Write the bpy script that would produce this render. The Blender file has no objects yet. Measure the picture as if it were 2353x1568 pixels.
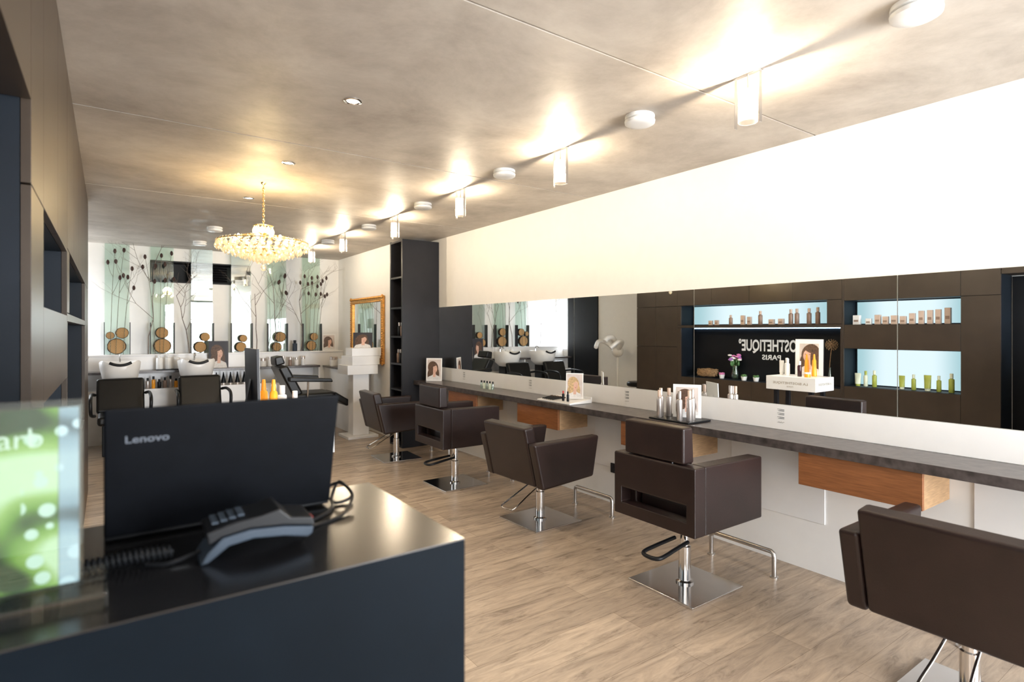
import bpy, bmesh, math, random
from mathutils import Vector, Matrix
random.seed(7)
S = bpy.context.scene
COL = S.collection
PI = math.pi
R = math.radians
H = 2.62; XR = 3.46; XL = -0.15; YB = 9.4; YF = -3.0
ORD = ['first','second','third','fourth','fifth','sixth','seventh','eighth','ninth','tenth','eleventh','twelfth','thirteenth','fourteenth']

# ------------------------------------------------------------------ materials
def mat(name, col, rough=.5, metal=0, noise=.08, nscale=12, bump=0, bscale=120, coat=0, spec=.5, stretch=None):
    m = bpy.data.materials.new(name); m.use_nodes = True
    nt = m.node_tree; N = nt.nodes; L = nt.links
    b = N['Principled BSDF']
    b.inputs['Roughness'].default_value = rough
    b.inputs['Metallic'].default_value = metal
    b.inputs['Specular IOR Level'].default_value = spec
    b.inputs['Coat Weight'].default_value = coat
    tc = N.new('ShaderNodeTexCoord'); src = tc.outputs['Object']
    if stretch:
        mp = N.new('ShaderNodeMapping'); mp.inputs['Scale'].default_value = stretch
        L.new(src, mp.inputs[0]); src = mp.outputs[0]
    nz = N.new('ShaderNodeTexNoise'); nz.inputs['Scale'].default_value = nscale; nz.inputs['Detail'].default_value = 5
    L.new(src, nz.inputs['Vector'])
    cr = N.new('ShaderNodeValToRGB'); cr.color_ramp.elements[0].position = .3; cr.color_ramp.elements[1].position = .7
    cr.color_ramp.elements[0].color = tuple(min(1, c*(1-noise)) for c in col) + (1,)
    cr.color_ramp.elements[1].color = tuple(min(1, c*(1+noise)) for c in col) + (1,)
    L.new(nz.outputs[0], cr.inputs[0]); L.new(cr.outputs[0], b.inputs['Base Color'])
    if bump:
        n2 = N.new('ShaderNodeTexNoise'); n2.inputs['Scale'].default_value = bscale; n2.inputs['Detail'].default_value = 3
        L.new(src, n2.inputs['Vector'])
        bp = N.new('ShaderNodeBump'); bp.inputs['Strength'].default_value = bump; bp.inputs['Distance'].default_value = .01
        L.new(n2.outputs[0], bp.inputs['Height']); L.new(bp.outputs[0], b.inputs['Normal'])
    return m

def glow(name, col, strength):
    m = bpy.data.materials.new(name); m.use_nodes = True
    nt = m.node_tree; nt.nodes.clear()
    o = nt.nodes.new('ShaderNodeOutputMaterial'); e = nt.nodes.new('ShaderNodeEmission')
    e.inputs[0].default_value = col + (1,); e.inputs[1].default_value = strength
    nt.links.new(e.outputs[0], o.inputs[0])
    return m

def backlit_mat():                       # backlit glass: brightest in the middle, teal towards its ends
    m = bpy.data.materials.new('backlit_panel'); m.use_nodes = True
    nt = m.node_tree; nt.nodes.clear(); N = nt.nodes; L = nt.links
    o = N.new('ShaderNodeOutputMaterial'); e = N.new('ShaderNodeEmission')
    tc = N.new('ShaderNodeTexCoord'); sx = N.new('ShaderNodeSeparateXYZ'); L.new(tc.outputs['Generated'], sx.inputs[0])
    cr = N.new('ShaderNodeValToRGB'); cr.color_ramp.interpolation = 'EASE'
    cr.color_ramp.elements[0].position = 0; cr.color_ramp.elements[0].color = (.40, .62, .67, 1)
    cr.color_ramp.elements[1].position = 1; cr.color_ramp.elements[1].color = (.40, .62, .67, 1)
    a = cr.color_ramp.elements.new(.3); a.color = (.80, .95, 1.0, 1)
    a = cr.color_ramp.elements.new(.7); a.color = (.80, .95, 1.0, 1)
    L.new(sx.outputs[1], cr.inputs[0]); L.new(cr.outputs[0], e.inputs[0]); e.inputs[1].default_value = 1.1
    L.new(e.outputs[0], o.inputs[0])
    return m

def clear(name, tint, gl=.12, rough=.02, diff=0):
    m = bpy.data.materials.new(name); m.use_nodes = True
    nt = m.node_tree; nt.nodes.clear(); N = nt.nodes; L = nt.links
    o = N.new('ShaderNodeOutputMaterial'); t = N.new('ShaderNodeBsdfTransparent'); g = N.new('ShaderNodeBsdfGlossy')
    t.inputs[0].default_value = tint + (1,); g.inputs['Roughness'].default_value = rough
    g.inputs[0].default_value = (.95, .97, .96, 1)
    mx = N.new('ShaderNodeMixShader'); mx.inputs[0].default_value = gl
    L.new(t.outputs[0], mx.inputs[1]); L.new(g.outputs[0], mx.inputs[2])
    last = mx
    if diff:
        d = N.new('ShaderNodeBsdfTranslucent'); d.inputs[0].default_value = tint + (1,)
        m2 = N.new('ShaderNodeMixShader'); m2.inputs[0].default_value = diff
        L.new(mx.outputs[0], m2.inputs[1]); L.new(d.outputs[0], m2.inputs[2]); last = m2
    L.new(last.outputs[0], o.inputs[0])
    return m

def wood_floor():
    m = bpy.data.materials.new('oak_floor'); m.use_nodes = True
    nt = m.node_tree; N = nt.nodes; L = nt.links; b = N['Principled BSDF']
    tc = N.new('ShaderNodeTexCoord')
    br = N.new('ShaderNodeTexBrick'); br.offset = .37; br.inputs['Scale'].default_value = 1
    br.inputs['Brick Width'].default_value = 1.3; br.inputs['Row Height'].default_value = .19
    br.inputs['Mortar Size'].default_value = .0009; br.inputs['Mortar Smooth'].default_value = .3
    br.inputs['Color1'].default_value = (.50, .395, .295, 1); br.inputs['Color2'].default_value = (.37, .29, .218, 1)
    br.inputs['Mortar'].default_value = (.19, .135, .095, 1)
    L.new(tc.outputs['Object'], br.inputs['Vector'])
    mp = N.new('ShaderNodeMapping'); mp.inputs['Scale'].default_value = (1.2, 7.5, 1)
    L.new(tc.outputs['Object'], mp.inputs[0])
    nz = N.new('ShaderNodeTexNoise'); nz.inputs['Scale'].default_value = 2.6; nz.inputs['Detail'].default_value = 11; nz.inputs['Roughness'].default_value = .72; nz.inputs['Distortion'].default_value = .9
    L.new(mp.outputs[0], nz.inputs['Vector'])
    cr = N.new('ShaderNodeValToRGB')
    cr.color_ramp.elements[0].position = .30; cr.color_ramp.elements[0].color = (.44, .41, .39, 1)
    cr.color_ramp.elements[1].position = .62; cr.color_ramp.elements[1].color = (1.12, 1.10, 1.07, 1)
    e = cr.color_ramp.elements.new(.45); e.color = (.83, .82, .82, 1)
    L.new(nz.outputs[0], cr.inputs[0])
    vo = N.new('ShaderNodeTexVoronoi'); vo.inputs['Scale'].default_value = 2.1
    mk = N.new('ShaderNodeMapping'); mk.inputs['Scale'].default_value = (.9, 2.2, 1); L.new(tc.outputs['Object'], mk.inputs[0]); L.new(mk.outputs[0], vo.inputs['Vector'])
    kr = N.new('ShaderNodeValToRGB'); kr.color_ramp.elements[0].position = .015; kr.color_ramp.elements[0].color = (.30, .23, .19, 1)
    kr.color_ramp.elements[1].position = .085; kr.color_ramp.elements[1].color = (1, 1, 1, 1)
    L.new(vo.outputs['Distance'], kr.inputs[0])
    mx = N.new('ShaderNodeMixRGB'); mx.blend_type = 'MULTIPLY'; mx.inputs[0].default_value = 1
    L.new(br.outputs['Color'], mx.inputs[1]); L.new(cr.outputs[0], mx.inputs[2])
    m2 = N.new('ShaderNodeMixRGB'); m2.blend_type = 'MULTIPLY'; m2.inputs[0].default_value = .9
    L.new(mx.outputs[0], m2.inputs[1]); L.new(kr.outputs[0], m2.inputs[2])
    L.new(m2.outputs[0], b.inputs['Base Color'])
    b.inputs['Roughness'].default_value = .25
    bp = N.new('ShaderNodeBump'); bp.inputs['Strength'].default_value = .08; bp.inputs['Distance'].default_value = .004
    L.new(nz.outputs[0], bp.inputs['Height']); L.new(bp.outputs[0], b.inputs['Normal'])
    return m

def concrete():
    m = bpy.data.materials.new('raw_concrete'); m.use_nodes = True
    nt = m.node_tree; N = nt.nodes; L = nt.links; b = N['Principled BSDF']
    tc = N.new('ShaderNodeTexCoord')
    n1 = N.new('ShaderNodeTexNoise'); n1.inputs['Scale'].default_value = 1.5; n1.inputs['Detail'].default_value = 12; n1.inputs['Roughness'].default_value = .70; n1.inputs['Distortion'].default_value = .25
    L.new(tc.outputs['Object'], n1.inputs['Vector'])
    cr = N.new('ShaderNodeValToRGB')
    cr.color_ramp.elements[0].position = .34; cr.color_ramp.elements[0].color = (.335, .295, .255, 1)
    cr.color_ramp.elements[1].position = .64; cr.color_ramp.elements[1].color = (.54, .495, .44, 1)
    L.new(n1.outputs[0], cr.inputs[0]); L.new(cr.outputs[0], b.inputs['Base Color'])
    n2 = N.new('ShaderNodeTexNoise'); n2.inputs['Scale'].default_value = 5; n2.inputs['Detail'].default_value = 6
    L.new(tc.outputs['Object'], n2.inputs['Vector'])
    r2 = N.new('ShaderNodeValToRGB'); r2.color_ramp.elements[0].color = (.42, .42, .42, 1); r2.color_ramp.elements[1].color = (.68, .68, .68, 1)
    L.new(n2.outputs[0], r2.inputs[0]); L.new(r2.outputs[0], b.inputs['Roughness'])
    b.inputs['Specular IOR Level'].default_value = .35
    return m

def leaflet_mat(name, cols, x0, dot):
    m = bpy.data.materials.new(name); m.use_nodes = True
    nt = m.node_tree; N = nt.nodes; L = nt.links; b = N['Principled BSDF']
    tc = N.new('ShaderNodeTexCoord')
    nz = N.new('ShaderNodeTexNoise'); nz.inputs['Scale'].default_value = 13; nz.inputs['Detail'].default_value = 0
    L.new(tc.outputs['Object'], nz.inputs['Vector'])
    cr = N.new('ShaderNodeValToRGB')
    cr.color_ramp.elements[0].position = .40; cr.color_ramp.elements[0].color = cols[0]
    cr.color_ramp.elements[1].position = .46; cr.color_ramp.elements[1].color = cols[1]
    e = cr.color_ramp.elements.new(.55); e.color = cols[2]
    e = cr.color_ramp.elements.new(.64); e.color = cols[3]
    L.new(nz.outputs[0], cr.inputs[0])
    vo = N.new('ShaderNodeTexVoronoi'); vo.inputs['Scale'].default_value = 38
    L.new(tc.outputs['Object'], vo.inputs['Vector'])
    lt = N.new('ShaderNodeMath'); lt.operation = 'LESS_THAN'; lt.inputs[1].default_value = .33
    L.new(vo.outputs['Distance'], lt.inputs[0])
    sx = N.new('ShaderNodeSeparateXYZ'); L.new(tc.outputs['Object'], sx.inputs[0])
    gt = N.new('ShaderNodeMath'); gt.operation = 'GREATER_THAN'; gt.inputs[1].default_value = x0
    L.new(sx.outputs[0], gt.inputs[0])
    mu = N.new('ShaderNodeMath'); mu.operation = 'MULTIPLY'; L.new(lt.outputs[0], mu.inputs[0]); L.new(gt.outputs[0], mu.inputs[1])
    mx = N.new('ShaderNodeMixRGB'); mx.inputs[2].default_value = dot
    L.new(mu.outputs[0], mx.inputs[0]); L.new(cr.outputs[0], mx.inputs[1])
    L.new(mx.outputs[0], b.inputs['Base Color'])
    b.inputs['Roughness'].default_value = .5; b.inputs['Specular IOR Level'].default_value = .1
    return m

def log_mat():
    m = bpy.data.materials.new('log_rings'); m.use_nodes = True
    nt = m.node_tree; N = nt.nodes; L = nt.links; b = N['Principled BSDF']
    tc = N.new('ShaderNodeTexCoord')
    w = N.new('ShaderNodeTexWave'); w.wave_type = 'RINGS'; w.rings_direction = 'Y'
    w.inputs['Scale'].default_value = 22; w.inputs['Distortion'].default_value = 1.5
    L.new(tc.outputs['Object'], w.inputs['Vector'])
    cr = N.new('ShaderNodeValToRGB'); cr.color_ramp.elements[0].color = (.28, .15, .06, 1); cr.color_ramp.elements[1].color = (.62, .39, .17, 1)
    L.new(w.outputs[0], cr.inputs[0]); L.new(cr.outputs[0], b.inputs['Base Color'])
    b.inputs['Roughness'].default_value = .8
    return m

M = dict(
    floor=wood_floor(), concrete=concrete(), log=log_mat(), backlit=backlit_mat(),
    leaflet=leaflet_mat('green_dotted_print', [(.008,.034,.013,1),(.10,.20,.035,1),(.19,.30,.08,1),(.36,.46,.28,1)], -.088, (.36,.46,.37,1)),
    margin=leaflet_mat('pale_dotted_print', [(.03,.05,.055,1),(.17,.23,.26,1),(.22,.29,.32,1),(.28,.35,.37,1)], -1, (.38,.46,.48,1)),
    white=mat('white_paint', (.86, .85, .83), .55, noise=.012),
    gloss_white=mat('white_laminate', (.86, .86, .86), .28, noise=.012),
    cabinet=mat('dark_brown_laminate', (.040, .028, .0195), .34, noise=.12, nscale=6, spec=.42),
    nichedark=mat('blue_black_laminate', (.008, .012, .018), .5, noise=.12, nscale=6, spec=.2),
    black=mat('black_laminate', (.005, .006, .008), .45, noise=.15, nscale=6, spec=.2),
    column=mat('charcoal_laminate', (.012, .012, .015), .42, noise=.15, nscale=5, spec=.28),
    desk=mat('navy_black_laminate', (.0022, .0045, .0075), .5, noise=.2, nscale=5, spec=.06),
    desktop=mat('black_gloss_laminate', (.008, .008, .009), .22, noise=.2, nscale=5, spec=.75),
    worktop=mat('slate_worktop', (.072, .060, .057), .28, noise=.5, nscale=22),
    leather=mat('brown_leather', (.020, .0105, .0095), .33, noise=.18, nscale=9, bump=.12, bscale=260, spec=.42),
    blackleather=mat('black_leather', (.006, .006, .006), .35, noise=.15, bump=.08, bscale=260, spec=.35),
    chrome=mat('chrome', (.76, .76, .77), .12, 1, noise=.03),
    steel=mat('brushed_steel', (.6, .58, .56), .28, 1, noise=.06),
    oakdark=mat('oak_front', (.265, .102, .037), .42, noise=.22, nscale=5, stretch=(6, 2, 30)),
    oak=mat('oak_side', (.42, .26, .135), .5, noise=.2, nscale=5, stretch=(3, 20, 30)),
    mirror=mat('mirror_silver', (.88, .9, .9), 0.0, 1, noise=.0),
    gold=mat('gold_leaf', (.72, .36, .10), .32, 1, noise=.25, nscale=30),
    brass=mat('polished_brass', (.9, .66, .30), .18, 1, noise=.1),
    plastic=mat('black_plastic', (.007, .008, .010), .4, noise=.1, spec=.3),
    lid=mat('laptop_lid', (.0025, .0032, .0048), .55, noise=.15, nscale=40, spec=.10),
    greyplastic=mat('grey_plastic', (.036, .050, .070), .5, noise=.08, spec=.25),
    whiteplastic=mat('white_plastic', (.82, .82, .81), .35, noise=.02),
    silver=mat('silver_bottle', (.62, .57, .54), .3, .75, noise=.06),
    taupe=mat('taupe_bottle', (.30, .20, .15), .4, noise=.1),
    beige=mat('beige_carton', (.62, .47, .38), .5, noise=.06),
    lime=mat('lime_bottle', (.38, .44, .08), .35, noise=.1),
    palelime=mat('pale_tube', (.72, .78, .62), .4, noise=.05),
    orange=mat('orange_bottle', (.9, .36, .02), .3, noise=.06),
    darkplum=mat('plum_bottle', (.05, .015, .02), .25, noise=.1),
    bark=mat('bark', (.05, .03, .02), .9, noise=.4, nscale=40),
    twig=mat('grey_twig', (.19, .155, .135), .85, noise=.3, nscale=30),
    stem=mat('dry_stem', (.13, .12, .075), .8, noise=.3, nscale=30),
    teasel=mat('teasel_head', (.055, .03, .025), .9, noise=.4, nscale=90),
    straw=mat('straw', (.32, .2, .1), .8, noise=.4, nscale=40),
    leaf=mat('leaf_green', (.07, .17, .05), .55, noise=.3),
    pink=mat('pink_petal', (.62, .2, .42), .6, noise=.2), purple=mat('purple_petal', (.35, .15, .45), .6, noise=.2),
    paper=mat('white_card', (.85, .84, .82), .5, noise=.01),
    skin=mat('print_skin', (.68, .42, .32), .5, noise=.12, nscale=40), hairb=mat('print_brown_hair', (.10, .055, .035), .5, noise=.5, nscale=60),
    hairy=mat('print_blond_hair', (.55, .38, .20), .5, noise=.35, nscale=60), lips=mat('print_red', (.45, .10, .09), .5, noise=.05),
    bgp=mat('print_backdrop', (.60, .52, .48), .5, noise=.15), bgd=mat('print_dark_backdrop', (.03, .03, .04), .5, noise=.1),
    top=mat('print_shirt', (.7, .68, .66), .5, noise=.12, nscale=50),
    ink=mat('grey_ink', (.12, .12, .12), .6, noise=.05), letter=mat('pale_lettering', (.80, .83, .86), .35, noise=.03),
    softletter=mat('soft_white_lettering', (.42, .5, .40), .5, noise=.05, spec=.1),
    lenovo=mat('grey_lettering', (.11, .125, .15), .4, noise=.03), gletter=mat('gold_lettering', (.35, .3, .22), .5, noise=.03),
    red=mat('red_print', (.55, .06, .05), .5, noise=.05),
    shadeglass=clear('lamp_glass', (1, 1, 1), .03, .05, .03), frosted=clear('frosted_lamp_glass', (1, .98, .95), .04, .1, .28),
    acrylic=clear('acrylic', (.93, .97, .98), .07), pane=clear('window_pane', (1, 1, 1), .06),
    panelglass=clear('green_glass', (.84, .915, .88), .08, .0), panelmirror=clear('green_mirror_glass', (.84, .91, .88), .34, .0), vaseglass=clear('vase_glass', (.8, .9, .85), .2),
    crystal=clear('crystal', (1.0, .97, .90), .36, .03, .30),
    bulb=glow('lamp_bulb', (1.0, .82, .58), 2400), candle=glow('chandelier_bulb', (1.0, .82, .52), 110),
    down=glow('downlight_glow', (1.0, .85, .65), 14), strip=glow('led_strip', (.5, .75, 1.0), 9),
)

# ------------------------------------------------------------------ geometry helpers
def nb(): return bmesh.new()
def face(bm, vs, mi=0):
    try:
        f = bm.faces.new(vs); f.material_index = mi; return f
    except ValueError: return None
def box(bm, x0, x1, y0, y1, z0, z1, mi=0):
    v = [bm.verts.new((x, y, z)) for x in (x0, x1) for y in (y0, y1) for z in (z0, z1)]
    for q in ((0,1,3,2),(4,6,7,5),(0,4,5,1),(2,3,7,6),(0,2,6,4),(1,5,7,3)):
        face(bm, [v[i] for i in q], mi)
    return bm
def prism(bm, pts, axis, a, b, mi=0):
    def P(p, t):
        if axis == 'y': return (p[0], t, p[1])
        if axis == 'x': return (t, p[0], p[1])
        return (p[0], p[1], t)
    A = [bm.verts.new(P(p, a)) for p in pts]; B = [bm.verts.new(P(p, b)) for p in pts]
    n = len(pts)
    face(bm, A, mi); face(bm, list(reversed(B)), mi)
    for i in range(n):
        j = (i+1) % n; face(bm, [A[i], A[j], B[j], B[i]], mi)
    return bm
def lathe(bm, prof, n=24, c=(0,0,0), mi=0):
    rings = []
    for r, z in prof:
        if r < 1e-6: rings.append([bm.verts.new((c[0], c[1], c[2]+z))])
        else: rings.append([bm.verts.new((c[0]+r*math.cos(2*PI*i/n), c[1]+r*math.sin(2*PI*i/n), c[2]+z)) for i in range(n)])
    for a, b in zip(rings, rings[1:]):
        for i in range(n):
            j = (i+1) % n
            if len(a) == 1 and len(b) == 1: continue
            if len(a) == 1: face(bm, [a[0], b[j], b[i]], mi)
            elif len(b) == 1: face(bm, [a[i], a[j], b[0]], mi)
            else: face(bm, [a[i], a[j], b[j], b[i]], mi)
    return bm
def tube(bm, pts, r, n=8, r1=None, closed=False, mi=0):
    P = [Vector(p) for p in pts]; m = len(P); rings = []; nrm = None
    for i in range(m):
        if closed: t = P[(i+1) % m] - P[i-1]
        else: t = P[min(i+1, m-1)] - P[max(i-1, 0)]
        if t.length < 1e-9: t = Vector((0,0,1))
        t.normalize()
        if nrm is None: nrm = t.orthogonal().normalized()
        nrm = nrm - t*nrm.dot(t)
        if nrm.length < 1e-6: nrm = t.orthogonal()
        nrm.normalize(); bn = t.cross(nrm)
        rr = r if r1 is None else r + (r1-r)*i/(m-1)
        rings.append([bm.verts.new(P[i] + (nrm*math.cos(2*PI*k/n) + bn*math.sin(2*PI*k/n))*rr) for k in range(n)])
    rg = range(m) if closed else range(m-1)
    for i in rg:
        a, b = rings[i], rings[(i+1) % m]
        for k in range(n): face(bm, [a[k], a[(k+1) % n], b[(k+1) % n], b[k]], mi)
    if not closed:
        face(bm, list(reversed(rings[0])), mi); face(bm, rings[-1], mi)
    return bm
def ell(bm, c, rx, ry, rz, u=14, v=8, mi=0):
    rings = []
    for j in range(v+1):
        a = -PI/2 + PI*j/v
        if j in (0, v): rings.append([bm.verts.new((c[0], c[1], c[2]+rz*math.sin(a)))])
        else: rings.append([bm.verts.new((c[0]+rx*math.cos(a)*math.cos(2*PI*i/u), c[1]+ry*math.cos(a)*math.sin(2*PI*i/u), c[2]+rz*math.sin(a))) for i in range(u)])
    for a, b in zip(rings, rings[1:]):
        for i in range(u):
            j = (i+1) % u
            if len(a) == 1: face(bm, [a[0], b[j], b[i]], mi)
            elif len(b) == 1: face(bm, [a[i], a[j], b[0]], mi)
            else: face(bm, [a[i], a[j], b[j], b[i]], mi)
    return bm
def smooth_path(pts, k=6):
    P = [Vector(p) for p in pts]; out = []
    for i in range(len(P)-1):
        p0 = P[max(i-1,0)]; p1 = P[i]; p2 = P[i+1]; p3 = P[min(i+2,len(P)-1)]
        for s in range(k):
            t = s/k
            out.append(.5*((2*p1)+(p2-p0)*t+(2*p0-5*p1+4*p2-p3)*t*t+(3*p1-p0-3*p2+p3)*t**3))
    out.append(P[-1]); return out

def obj(name, bm, m, parent=None, loc=(0,0,0), rz=0, bevel=0, seg=2, rot=None):
    bmesh.ops.recalc_face_normals(bm, faces=bm.faces[:])
    me = bpy.data.meshes.new(name); bm.to_mesh(me); bm.free()
    for p in me.polygons: p.use_smooth = True
    for mm in (m if isinstance(m, (list, tuple)) else [m]): me.materials.append(mm)
    o = bpy.data.objects.new(name, me); COL.objects.link(o)
    o.location = loc; o.rotation_euler = rot if rot else (0, 0, rz)
    if parent: o.parent = parent
    if bevel:
        b = o.modifiers.new('bevel', 'BEVEL'); b.width = bevel; b.segments = seg; b.harden_normals = True
    else:
        me.set_sharp_from_angle(angle=R(38))
    return o
def tag(o, label=None, cat=None, group=None, kind=None):
    if label: o['label'] = label
    if cat: o['category'] = cat
    if group: o['group'] = group
    if kind: o['kind'] = kind
    return o
def thing(name, label, cat, loc=(0,0,0), rz=0, group=None):
    o = bpy.data.objects.new(name, None); COL.objects.link(o); o.empty_display_size = .1
    o.location = loc; o.rotation_euler = (0, 0, rz)
    return tag(o, label, cat, group)
def copy_tree(o, loc=None, rz=None, label=None, group=None, parent=None):
    c = o.copy(); COL.objects.link(c)
    if parent: c.parent = parent
    if loc is not None: c.location = loc
    if rz is not None: c.rotation_euler = (0, 0, rz)
    if label: c['label'] = label
    if group: c['group'] = group
    for ch in list(o.children): copy_tree(ch, parent=c)
    return c
def struct(name, bm, m, **k):
    o = obj(name, bm, m, **k); o['kind'] = 'structure'; return o
def text(name, body, h, m, parent, loc, rot, width=None, depth=.0008, bold=0):
    cu = bpy.data.curves.new('txt', 'FONT'); cu.body = body; cu.size = 1; cu.extrude = 0; cu.resolution_u = 3; cu.offset = bold
    t = bpy.data.objects.new('txt', cu); COL.objects.link(t); bpy.context.view_layer.update()
    me = bpy.data.meshes.new_from_object(t.evaluated_get(bpy.context.evaluated_depsgraph_get()))
    bpy.data.objects.remove(t)
    xs = [v.co.x for v in me.vertices]; ys = [v.co.y for v in me.vertices]
    sy = h/(max(ys)-min(ys)); sx = width/(max(xs)-min(xs)) if width else sy
    cx = (max(xs)+min(xs))/2; cy = (max(ys)+min(ys))/2
    for v in me.vertices: v.co = Vector(((v.co.x-cx)*sx, (v.co.y-cy)*sy, depth))
    me.materials.clear(); me.materials.append(m)
    o = bpy.data.objects.new(name, me); COL.objects.link(o); o.location = loc; o.rotation_euler = rot
    if parent: o.parent = parent
    return o
def frame_y(bm, y0, y1, z0, z1, b, x0, x1, mi=0):      # rectangular ring lying in the YZ plane
    box(bm, x0, x1, y0, y1, z0, z0+b, mi); box(bm, x0, x1, y0, y1, z1-b, z1, mi)
    box(bm, x0, x1, y0, y0+b, z0+b, z1-b, mi); box(bm, x0, x1, y1-b, y1, z0+b, z1-b, mi)
    return bm
def ringrect(bm, axis, o4, i4, a, b):                   # plate with a hole; o4,i4=(u0,u1,v0,v1)
    def q(r): return [(r[0],r[2]),(r[1],r[2]),(r[1],r[3]),(r[0],r[3])]
    def P(p,t): return (t,p[0],p[1]) if axis=='x' else (p[0],t,p[1])
    OA=[bm.verts.new(P(p,a)) for p in q(o4)]; OB=[bm.verts.new(P(p,b)) for p in q(o4)]
    IA=[bm.verts.new(P(p,a)) for p in q(i4)]; IB=[bm.verts.new(P(p,b)) for p in q(i4)]
    for i in range(4):
        j=(i+1)%4
        face(bm,[OA[i],OA[j],IA[j],IA[i]]); face(bm,[OB[j],OB[i],IB[i],IB[j]])
        face(bm,[OA[j],OA[i],OB[i],OB[j]]); face(bm,[IA[i],IA[j],IB[j],IB[i]])
    return bm

# ------------------------------------------------------------------ setting
YO = YF-.1
struct('floor', box(nb(), -1.0, 3.6, YO, 9.7, -.06, 0), M['floor'])
bm = nb(); box(bm, -1.0, 3.6, YO, 9.7, H+.03, H+.1)
ys = [YO, -.22, 1.74, 3.70, 5.65, 7.6, 9.7]
for a, b in zip(ys, ys[1:]): box(bm, -1.0, 3.6, a+.006, b-.006, H, H+.035)
struct('ceiling', bm, M['concrete'])
struct('wall_right', box(nb(), XR, 3.6, YO, 6.9, 0, H), M['white'])
struct('wall_right_back', box(nb(), 3.12, 3.3, 6.9, 9.5, 0, H), M['white'])
bm = nb()
box(bm, -1.0, .475, YB, 9.7, 0, H); box(bm, 1.77, 3.3, YB, 9.7, 0, H)
box(bm, .475, 1.77, YB, 9.7, 0, 2.13); box(bm, .475, 1.77, YB, 9.7, 2.44, H)
struct('wall_back', bm, M['white'])
bm = nb()
box(bm, -.7, -.6, YO, .6, 0, H); box(bm, -.7, -.5, .6, 6.45, 0, H)
box(bm, -.9, -.5, 6.43, 6.455, 0, H)
struct('wall_left', bm, M['white'])
bm = nb()
box(bm, -1.0, -.9, 6.45, 9.0, 0, H); box(bm, -1.0, -.9, 9.0, 9.4, 0, 1.02); box(bm, -1.0, -.9, 9.0, 9.4, 2.15, H)
struct('wall_left_back', bm, M['white'])
bm = nb(); box(bm, -.7, 1.45, YO, YF, 0, H); box(bm, 1.45, 3.42, YO, YF, 0, .12); box(bm, 1.45, 3.42, YO, YF, 2.45, H); box(bm, 3.42, 3.6, YO, YF, 0, H)
struct('wall_front', bm, M['white'])
w = bpy.data.objects.new('window_1', None); COL.objects.link(w); w['kind'] = 'structure'
bm = nb()
for x in (1.45, 2.41, 3.37): box(bm, x, x+.05, YF-.09, YF-.03, .12, 2.45)
box(bm, 1.5, 3.37, YF-.09, YF-.03, .12, .17); box(bm, 1.5, 3.37, YF-.09, YF-.03, 2.4, 2.45)
obj('window_frame', bm, M['column'], w); obj('pane', box(nb(), 1.5, 3.37, YF-.065, YF-.06, .17, 2.4), M['pane'], w)
w = bpy.data.objects.new('window_2', None); COL.objects.link(w); w['kind'] = 'structure'
obj('window_frame', frame_y(nb(), 9.0, 9.4, 1.02, 2.15, .04, -.98, -.9), M['whiteplastic'], w)
obj('pane', box(nb(), -.95, -.945, 9.04, 9.36, 1.06, 2.11), M['pane'], w)
struct('door_1', box(nb(), -.5, -.47, .62, 1.76, 0, 1.99), M['black'])
struct('trim_1', box(nb(), -.5, -.15, .6, 1.765, 2.0, H), M['cabinet'])
d = struct('door_2', box(nb(), -.9, -.87, 8.1, 8.98, 0, 2.3), M['black'], bevel=.004)
struct('trim_2', box(nb(), 3.44, XR, -1.4, 6.495, .83, .985), M['gloss_white'])
bm = nb()
for y in (.35, 1.68, 3.01, 4.34, 5.66): box(bm, 3.452, XR, y, y+.62, .30, .74)
struct('trim_3', bm, M['gloss_white'], bevel=.003)

# back niche
t = thing('ventilation_niche', 'black recessed shelf with louvre high in the white back wall', 'wall niche', (0,0,0))
bm = nb(); box(bm, .48, 1.765, 9.66, 9.69, 2.135, 2.435); box(bm, .48, 1.765, 9.4, 9.66, 2.135, 2.15); box(bm, .48, 1.765, 9.4, 9.66, 2.42, 2.435)
box(bm, .48, .495, 9.4, 9.66, 2.15, 2.42); box(bm, 1.75, 1.765, 9.4, 9.66, 2.15, 2.42)
obj('liner', bm, M['black'], t)
bm = nb()
for k in range(7): prism(bm, [(9.40, 2.17+k*.036), (9.405, 2.165+k*.036), (9.47, 2.195+k*.036), (9.465, 2.2+k*.036)], 'x', .95, 1.45)
obj('louvre', bm, M['column'], t)

# ------------------------------------------------------------------ left cabinet wall
def cab(label, y0, y1, rects, loc_niches):
    t = thing('wall_cabinet', label, 'cabinet', (0,0,0))
    bm = nb(); box(bm, -.498, -.44, y0+.001, y1-.001, 0, H-.002)
    for r in rects: box(bm, -.44, -.171, max(r[0],y0+.001), min(r[1],y1-.001), r[2], min(r[3],H-.002))
    obj('carcass', bm, M['nichedark'], t)
    for r in rects:
        obj('front_panel', box(nb(), -.17, -.15, r[0]+.0015, r[1]-.0015, r[2]+.0015, r[3]-.003), M['cabinet'], t, bevel=.001, seg=1)
    for (a, b, c, dd, kind) in loc_niches:
        if kind == 'lit': obj('backlit_panel', box(nb(), -.438, -.425, a+.03, b-.03, c+.012, dd-.012), M['backlit'], t)
        else:
            obj('niche_back', box(nb(), -.438, -.425, a+.01, b-.01, c+.01, dd-.01), M['black'], t)
            obj('light_strip', box(nb(), -.42, -.40, a+.05, b-.05, dd-.012, dd-.002), M['strip'], t)
    return t
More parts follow.
